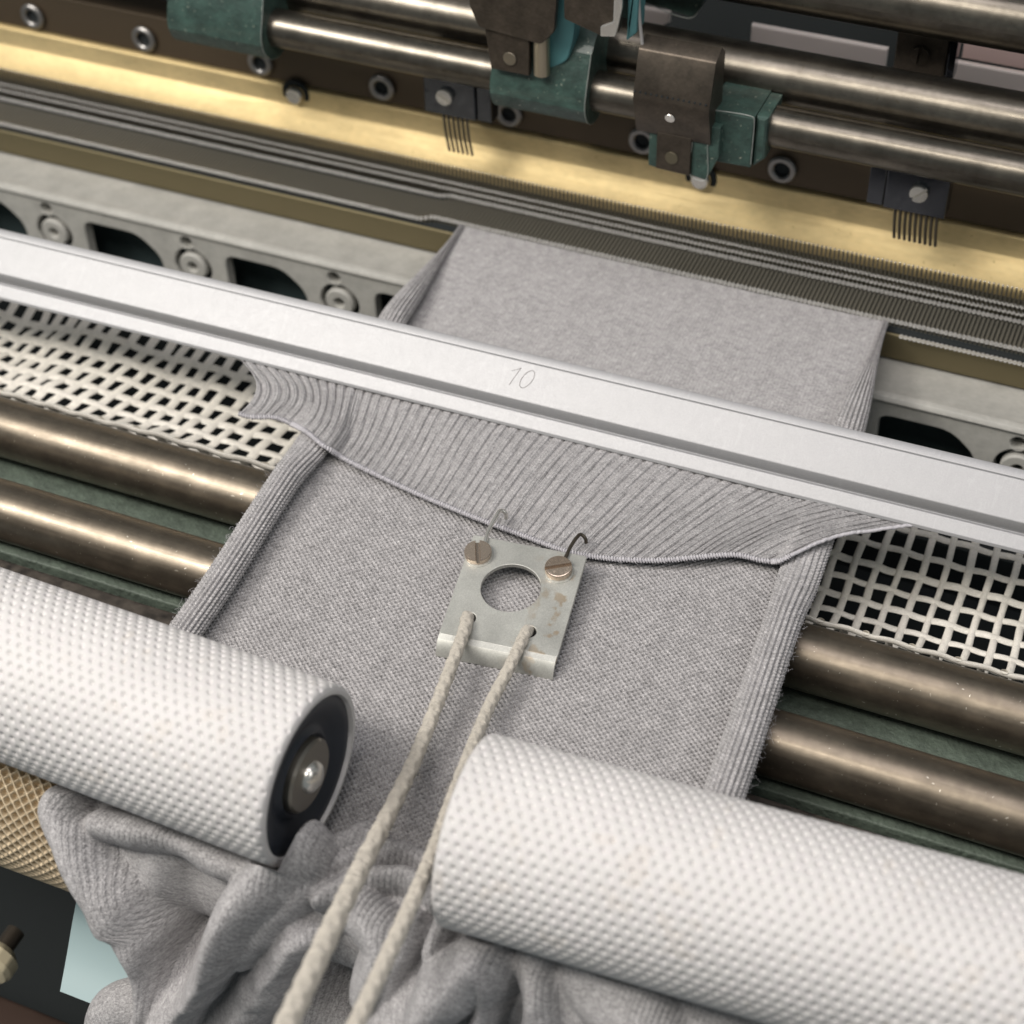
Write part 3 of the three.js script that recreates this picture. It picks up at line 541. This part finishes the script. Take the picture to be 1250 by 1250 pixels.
// ------------------------------------------------------------------ ribbed cuff hanging from under the aluminium bar
{
  const t = thing('ribbed_cuff', 'grey ribbed cuff with a pale cast on edge, hanging under the aluminium bar', 'knitwear');
  const free = new THREE.CatmullRomCurve3([[-0.1495, 0.009, -0.0065], [-0.143, 0.008, -0.0075], [-0.1317, 0.007, -0.0125], [-0.115, 0.006, -0.0095], [-0.099, 0.005, -0.003], [-0.0492, 0.0048, 0.0088], [-0.003, 0.0062, 0.017], [0.0165, 0.0056, 0.0185], [0.0358, 0.0068, 0.0215], [0.05, 0.0048, 0.018], [0.0747, 0.0048, 0.0105], [0.1087, 0.006, -0.0056], [0.120, 0.006, -0.0065], [0.127, 0.006, -0.0085], [0.1315, 0.007, -0.0125]].map((p) => V(...p)));
  const ribs = 62, surf = (u, v) => {
    const zb = lerp(-0.0470, -0.0525, u), top = V(lerp(-0.1755, 0.184, u) + 0.004 * Math.sin(u * 9), 0.0118, zb), bot = free.getPointAt(u);
    const w = Math.pow(v, 0.9), p = top.clone().lerp(bot, w), bow = Math.sin(Math.PI * v);
    const wave = Math.sin(u * 2 * Math.PI * 2.3 + 0.8) * 0.0010 + (fbm(u * 9, v * 1.6, 2, 1e6, 1e6, 19) - 0.5) * 0.0035;
    p.y += bow * (0.0014 - 0.0055 * Math.exp(-(((u - 0.30) / 0.13) ** 2)) * v + wave) ; p.x += bow * (0.012 * Math.exp(-((u / 0.16) ** 2)) - 0.004 * Math.exp(-(((u - 1) / 0.2) ** 2)));
    const y0 = p.y;
    if (u > 0.05 && u < 0.97) p.y = Math.max(p.y, panelY(p.x, p.z) + 0.0016);
    for (const sd of [-1, 1]) { const d = Math.abs(p.x - (xc(p.z) + sd * (HW + 0.001))), top = panelY(xc(p.z) + sd * HW, p.z) + 2 * rollR(sd, p.z) * squash(p.z) + 0.0016; p.y = Math.max(p.y, lerp(top, 0, smooth(0.006, 0.024, d))); }
    { const dy = p.y - y0; if (dy > 0) { p.z += dy * 0.9; p.x += dy * (0.2522 - p.x) / 0.6; } }
    return p;
  };
  const nu = ribs * 10, g = grid(nu, 90, (u, v) => {
    const p = surf(u, v), k = mod(u * ribs + 0.12 * Math.sin(v * 7 + u * 30), 1), groove = Math.exp(-(((k - 0.5) / 0.125) ** 2)), st = Math.cos(2 * Math.PI * u * ribs * 3) * 0.00006 + Math.cos(v * 2 * Math.PI * 27 + (Math.floor(u * ribs * 3) % 2) * 3.1) * 0.00010;
    p.y += 0.00030 - groove * 0.0015 + st; p.z -= groove * 0.0002; return p.toArray();
  }, (u, v) => [u * 0.34, v * 0.06]);
  part(t, 'rib_knit', g, mat({ color: 0xd0cecc, map: rep(heather, 1 / 0.055, 1 / 0.05), roughness: 1, sheen: 0.25, sheenColor: 0xc8c6cc, bumpMap: rep(stitchBump, 1 / 0.026, 1 / 0.022), bumpScale: 0.00045 }));
  const pts = []; for (let i = 0; i <= 300; i++) { const p = surf(i / 300, 1); pts.push(p.add(V(0, 0.0004 + 0.0002 * hash(i, 4), 0.0002))); }
  const cv = new THREE.CatmullRomCurve3(pts);
  const eg = new THREE.TubeGeometry(cv, 1500, 0.0011, 8), pa = eg.attributes.position, na = eg.attributes.normal;
  for (let i = 0; i < pa.count; i++) { const k = Math.floor(i / 9), f = 0.0004 * (Math.sin(k * 2 * Math.PI / 6.4 + (i % 9) * 0.7) + 0.7 * (hash(k, i % 9, 3) - 0.5)); pa.setXYZ(i, pa.getX(i) + na.getX(i) * f, pa.getY(i) + na.getY(i) * f, pa.getZ(i) + na.getZ(i) * f); }
  eg.computeVertexNormals(); part(t, 'cast_on_edge', eg, M.edging);
  const side = []; for (let i = 0; i <= 60; i++) side.push(surf(1, i / 60).add(V(0, 0.0003 + 0.0005 * hash(i, 6), 0.0004 * hash(i, 7))));
  part(t, 'selvedge', new THREE.TubeGeometry(new THREE.CatmullRomCurve3(side), 200, 0.0009, 7), M.edging);
  const r = rngOf(77), fz = []; for (let i = 0; i < 160; i++) { const p = pts[Math.floor(r() * 300)], l = 0.001 + r() * 0.0025, a = r() * 6.28; fz.push(tube([[p.x, p.y, p.z], [p.x + l * 0.5 * Math.cos(a), p.y + l * 0.4 * r(), p.z + l * 0.5], [p.x + l * Math.cos(a * 1.2), p.y + l * 0.4 * r(), p.z + l * (0.5 + 0.5 * r())]], 0.00007, 5, 3)); }
  part(t, 'stray_fibres', mergeGeometries(fz), M.edging, { kind: 'stuff' });
}

// ------------------------------------------------------------------ aluminium bar
{
  const t = thing('aluminium_bar', 'long bright aluminium bar engraved with the number 10, lying across the knitted panel', 'bar');
  t.rotation.y = 0.0155;
  const L0 = [-0.0443, 0.0140], tz = -0.866, ty = 0.5, add = (p, l) => [p[0] + tz * l, p[1] + ty * l];
  const L1 = add(L0, 0.0068), L2 = [L1[0] - 0.0020, L1[1] + 0.0058], L3 = add(L2, 0.0196), L3b = [L3[0] + 0.0002, L3[1] - 0.0004], L4 = add(L3, 0.0006), L5 = add(L4, 0.0043), B1 = [L5[0] - 0.0016, L5[1] - 0.0018];
  part(t, 'bar_body', prism([[L0[0] + 0.0006, L0[1] - 0.0016], L0, L1, [L1[0] - 0.0013, L1[1] - 0.0002], [L1[0] - 0.0016, L1[1] + 0.0012], [L1[0] - 0.0011, L1[1] + 0.0016], L2, L3, [L3[0] - 0.0001, L3[1] - 0.0006], [L4[0], L4[1] - 0.0002], L4, L5, B1, [B1[0] + 0.0004, 0.018], [-0.0545, 0.0118]], -0.5, 0.4, 0.00035, 8), M.alu);
  const mid = (f) => [lerp(L2[0], L3[0], f), lerp(L2[1], L3[1], f)], n = [0.5, 0.866];
  // engraved figures: fine grooves along thin strokes on the face
  const on = (x, f, h = 0.00002) => { const m = mid(f); return [x, m[1] + n[1] * h, m[0] + n[0] * h]; };
  const X = -0.0235, ell = []; for (let k = 0; k < 20; k++) { const a = k / 20 * Math.PI * 2; ell.push(on(X + 0.0070 + 0.0027 * Math.cos(a) + 0.0012 * Math.sin(a), 0.575 + 0.25 * Math.sin(a))); }
  part(t, 'engraved_number', mergeGeometries([tube([on(X - 0.0008, 0.32), on(X + 0.0007, 0.58), on(X + 0.0022, 0.83)], 0.00015, 12, 5), tube([on(X - 0.0020, 0.70), on(X + 0.0002, 0.755), on(X + 0.0022, 0.83)], 0.00013, 8, 5), tube(ell, 0.00016, 60, 5, true)]), M.engraved);
}

// ------------------------------------------------------------------ hooked weight plate
const weight = thing('hook_plate', 'square zinc plate with a round hole, two copper screws and two wire hooks', 'hook plate', [-0.0047, 0.0115, 0.0332]);
{
  const ex = V(Math.cos(0.115), 0, -Math.sin(0.115)), ez = V(Math.sin(0.115), -0.105, Math.cos(0.115)).normalize(), n = ez.clone().cross(ex).normalize();
  weight.quaternion.setFromRotationMatrix(new THREE.Matrix4().makeBasis(ex, n, ez));
  // plate drawn in its own plane (x, and -z as y), laid flat
  const W = 0.0535, Ld = 0.0575, w0 = 0.0018;
  const out = fillet([[0, 0], [W, 0], [W + w0, -Ld], [w0, -Ld]].reverse(), 0.0014, 4);
  const hole = (x, z, r) => ({ x, y: -z, r });
  const g = plate(out, 0.0022, 0.0003, [hole(0.0252, 0.0256, 0.01335), hole(0.0122, 0.0462, 0.0030), hole(0.0400, 0.0470, 0.0030)]);
  g.translate(0, 0, 0.0022); g.rotateX(-Math.PI / 2); 
  { const p = g.attributes.position, uv = g.attributes.uv; for (let i = 0; i < p.count; i++) uv.setXY(i, p.getX(i), p.getZ(i)); }
  part(weight, 'plate', g, M.zinc);
  // the lower edge bends down round a radius
  const bend = [], R = 0.0078, c = [Ld - 0.0003, 0.0022 - R];
  for (let k = 0; k <= 12; k++) { const a = Math.PI / 2 - k / 12 * 1.45; bend.push([c[0] + R * Math.cos(a), c[1] + R * Math.sin(a)]); }
  for (let k = 12; k >= 0; k--) { const a = Math.PI / 2 - k / 12 * 1.45; bend.push([c[0] + (R - 0.0022) * Math.cos(a), c[1] + (R - 0.0022) * Math.sin(a)]); }
  part(weight, 'bent_lip', prism(bend, w0 + 0.0003, W + w0 - 0.0003, 0.0003), M.zinc);
  for (const [x, z, turn] of [[0.0057, 0.011, -1.25], [0.0433, 0.0112, 0.45]]) {
    const g2 = slotted(weight, x, 0.0022, z, 0.0062, turn, M.copper, 0.0034); g2.rotation.x = -Math.PI / 2;
    part(weight, 'washer', disc(0.002, 0.0066, 0.0006, 0.0002, 32).rotateX(-Math.PI / 2).translate(x + 0.0004, 0.0021, z + 0.0006), M.zinc);
  }
  part(weight, 'hook', tube([[0.0072, 0.003, 0.009], [0.0068, 0.0032, 0.003], [0.0063, 0.0026, -0.004], [0.0070, 0.0022, -0.0125], [0.0078, 0.0014, -0.0175], [0.0098, -0.0002, -0.0180], [0.0104, -0.003, -0.0170]], 0.0010, 40, 10), M.bright);
  part(weight, 'hook', tube([[0.0440, 0.003, 0.009], [0.0446, 0.0032, 0.003], [0.0450, 0.0028, -0.003], [0.0462, 0.0022, -0.0095], [0.0472, 0.0012, -0.0125], [0.0494, -0.0006, -0.0122], [0.0500, -0.003, -0.0115]], 0.00085, 40, 10), mat({ color: 0x5d564c, metalness: 0.8, roughness: 0.4 }));
}

// ------------------------------------------------------------------ cotton cords
function fuzz(parent, pts, r, count, seed) {
  const cv = new THREE.CatmullRomCurve3(pts.map((p) => V(...p)), false, 'centripetal'), q = rngOf(seed), list = [], rv = () => V(q() - 0.5, q() - 0.5, q() - 0.5).normalize();
  for (let i = 0; i < count; i++) {
    const p = cv.getPointAt(q()), d = rv(), l = 0.0012 + q() * 0.0024, a = p.clone().addScaledVector(d, r * 0.85), b = a.clone().addScaledVector(d, l * 0.4).addScaledVector(rv(), l * 0.3), c = b.clone().addScaledVector(rv(), l * 0.6);
    list.push(tube([a.toArray(), b.toArray(), c.toArray()], 0.00006, 4, 3));
  }
  part(parent, 'stray_fibres', mergeGeometries(list), M.cord, { kind: 'stuff' });
}
function braid(pts, r0, r1, n = 1400, rad = 24) {
  const cv = new THREE.CatmullRomCurve3(pts.map((p) => V(...p)), false, 'centripetal'), len = cv.getLength(), fr = cv.computeFrenetFrames(n, false), g = grid(rad, n, (u, v) => {
    const i = Math.round(v * n), p = cv.getPointAt(v), a = u * 2 * Math.PI, L = v * len, r = lerp(r0, r1, smooth(0.1, 0.85, v));
    const b = Math.max(Math.abs(Math.sin((a * 4 + L / r * 2.4) / 2)), Math.abs(Math.sin((a * 4 - L / r * 2.4) / 2))), k = r * (0.78 + 0.26 * b + 0.16 * (vnoise(u * 12, v * n * 0.3, 12, 1e6, 9) - 0.5));
    return p.addScaledVector(fr.normals[i], Math.cos(a) * k).addScaledVector(fr.binormals[i], Math.sin(a) * k).toArray();
  }, (u, v) => [u * 0.02, v * len]); return g;
}
{
  const t = thing('white_string', 'thicker white cord, tied to the hook plate and passing beside the black end cap', 'cord', [0, 0, 0], 'white cords tied to the hook plate');
  part(t, 'cord_strand', braid([[0.0098, 0.002, 0.0735], [0.0112, 0.0075, 0.0762], [0.0142, 0.0105, 0.0850], [0.0180, 0.0125, 0.105], [0.0271, 0.0156, 0.1642], [0.0409, 0.0413, 0.2417], [0.0576, 0.0727, 0.3158], [0.064, 0.085, 0.345]], 0.0028, 0.0039), M.cord);
  fuzz(t, [[0.0112, 0.0075, 0.0762], [0.0180, 0.0125, 0.105], [0.0271, 0.0156, 0.1642], [0.0409, 0.0413, 0.2417]], 0.003, 700, 301);
}
{
  const t = thing('white_string', 'thinner white cord, tied to the hook plate and grazing the uncapped roller end', 'cord', [0, 0, 0], 'white cords tied to the hook plate');
  part(t, 'cord_strand', braid([[0.0370, 0.001, 0.0705], [0.0388, 0.0072, 0.0738], [0.0395, 0.0092, 0.080], [0.0408, 0.0098, 0.0990], [0.0414, 0.0098, 0.1207], [0.0514, 0.0234, 0.1765], [0.0591, 0.0322, 0.2156], [0.0744, 0.0618, 0.3019], [0.079, 0.072, 0.33]], 0.0026, 0.0030), M.cord);
  fuzz(t, [[0.0395, 0.0092, 0.080], [0.0408, 0.0098, 0.0990], [0.0414, 0.0098, 0.1207], [0.0514, 0.0234, 0.1765], [0.0591, 0.0322, 0.2156]], 0.0027, 700, 302);
}

// ------------------------------------------------------------------ white rubber rollers with pimpled covers
function roller(label, x0, x1, turn, pivotX, endRight) {
  const t = thing('rubber_roller', label, 'roller', [pivotX, rollerL.y, rollerL.z], 'white pimpled take down rollers');
  t.rotation.y = turn;
  const r = rollerL.r, px = 0.0048, nA = 28, arc = 2 * Math.PI * r / nA, a0 = -0.5, a1 = 2 * Math.PI - 0.5;
  const L = x1 - x0, relief = (x, q) => {                      // pits in a staggered lattice between rounded pimples
    const u = x / px, v = q; let d = 1e9;
    for (const [ou, ov] of [[0, 0], [0.5, 0.5]]) { const a = (u - ou - Math.round(u - ou)) * px, b = (v - ov - Math.round(v - ov)) * arc; d = Math.min(d, a * a + b * b); }
    const k = 0.5 + 0.5 * Math.cos(2 * Math.PI * u) * Math.cos(2 * Math.PI * v);
    return -0.0015 * Math.exp(-d / 0.62e-6) - 0.00010 * k;
  };
  const nx = Math.round(L / px * 8), na = nA * 14, e = 0.003;
  part(t, 'rubber_cover', grid(nx, na, (u, v) => {
    const x = lerp(x0, x1, u), a = lerp(a0, a1, v), end = Math.min(x - x0, x1 - x), rr = r + relief(x, a * nA / (2 * Math.PI)) * smooth(0, 0.002, end) - (end < e ? (e - Math.sqrt(Math.max(0, e * e - (e - end) ** 2))) * 0.8 : 0);
    return [x - pivotX, rr * Math.sin(a), rr * Math.cos(a)];
  }, (u, v) => [lerp(x0, x1, u), v * 0.232], false), M.rubber);
  for (const [x, s] of [[x0, -1], [x1, 1]]) {
    const q = x - pivotX, rot = (g) => g.rotateY(s * Math.PI / 2).translate(q, 0, 0);
    part(t, 'cover_rim', rot(toCreasedNormals(new THREE.LatheGeometry([[0.0326, -0.004], [0.0326, -0.0012], [0.0333, 0], [0.0348, 0]].map((p) => new THREE.Vector2(p[0], p[1])), 72).rotateX(Math.PI / 2), 0.6)), M.rubber);
    const cap = part(t, 'end_cap', rot(new THREE.LatheGeometry([[0.0330, -0.0022], [0.0314, -0.0012], [0.028, -0.0014], [0.0235, -0.0036], [0.0205, -0.0050], [0.0185, -0.0046], [0.0172, -0.003], [0.0165, -0.003], [0.0158, -0.005], [0, -0.005]].map((p) => new THREE.Vector2(p[0], p[1])), 72).rotateX(Math.PI / 2)), M.black);
    part(cap, 'washer', rot(disc(0.004, 0.0152, 0.0052, 0.0010, 48).translate(0, 0, -0.0055)), mat({ color: 0x8e8980, metalness: 0.85, roughness: 0.35 }));
    part(cap, 'axle_end', rot(new THREE.LatheGeometry([[0, 0.0042], [0.003, 0.0038], [0.0056, 0.0024], [0.0066, 0.0006], [0.0068, -0.002]].map((p) => new THREE.Vector2(p[0], p[1])), 40).rotateX(Math.PI / 2)), M.bright);
  }
  return t;
}
roller('white pimpled rubber roller showing a black end cap and steel axle', -0.36, 0.0015, -0.03, 0, true);
roller('white pimpled rubber roller with no cap showing, a thin cord touching its end', 0.0665, 0.37, 0.055, 0.0665, false);

// ------------------------------------------------------------------ knurled steel roller below
{
  const t = thing('knurled_roller', 'brassy steel roller with a diamond knurl, below the capped white roller', 'roller');
  const x0 = -0.4, x1 = 0.38, r = 0.0365, nA = 44, px = 0.0052;
  const mk = (xa, xb, k) => grid(Math.round((xb - xa) / px * k), nA * k, (u, v) => {
    const x = lerp(xa, xb, u), a = v * 2 * Math.PI, q = v * nA, f = Math.min(Math.abs(mod(x / px + q, 1) - 0.5), Math.abs(mod(x / px - q, 1) - 0.5)) * 2; // 0 at the middle of a ridge
    const rr = r - 0.0030 * smooth(0.18, 0.6, f); return [x, -0.039 + rr * Math.sin(a), 0.2 + rr * Math.cos(a)];
  }, (u, v) => [u, v]);
  part(t, 'knurled_surface', mk(-0.24, -0.062, 9), M.knurl);
  part(t, 'core', rod(-0.0615, 0.38, -0.039, 0.2, 0.022, 40), M.body);
}

// ------------------------------------------------------------------ low corner: teal guard, brown rail, knob
{
  const t = thing('guard_sheet', 'bent teal painted guard sheet hanging beyond the gathered cloth', 'guard');
  const cv = new THREE.CatmullRomCurve3([V(-0.1285, -0.06, 0.18), V(-0.1347, -0.09, 0.187), V(-0.1382, -0.116, 0.197), V(-0.1392, -0.131, 0.2060), V(-0.1378, -0.142, 0.2165), V(-0.1345, -0.152, 0.2310)]);
  const g = grid(2, 40, (u, v) => { const p = cv.getPointAt(v); return [lerp(p.x, 0.1, u), p.y, p.z]; });
  const g2 = grid(2, 40, (u, v) => { const p = cv.getPointAt(v); return [lerp(p.x, 0.1, u), p.y - 0.0012, p.z - 0.0008]; }, null, true);
  part(t, 'sheet', mergeGeometries([g, g2]), M.teal);
}
{
  const t = thing('lower_rail', 'dark brown rail under the knurled roller, far below', 'rail');
  part(t, 'rail_body', prism([[0.2, -0.27], [0.2, -0.25], [0.235, -0.245], [0.24, -0.27]], -0.5, 0.2, 0.003), mat({ color: 0x4a3a32, roughness: 0.6, metalness: 0.4 }));
}
{
  const t = thing('adjusting_knob', 'blurred cream knob beside the teal guard sheet', 'knob', [-0.2005, -0.2, 0.2]);
  part(t, 'knob_head', disc(0, 0.012, 0.014, 0.004, 32), mat({ color: 0xc9bda0, roughness: 0.5 }));
  part(t, 'knob_stem', new THREE.CylinderGeometry(0.005, 0.005, 0.012, 20).rotateX(Math.PI / 2).translate(0, 0, -0.006), M.darkSteel);
}
renderer.render(scene, camera);
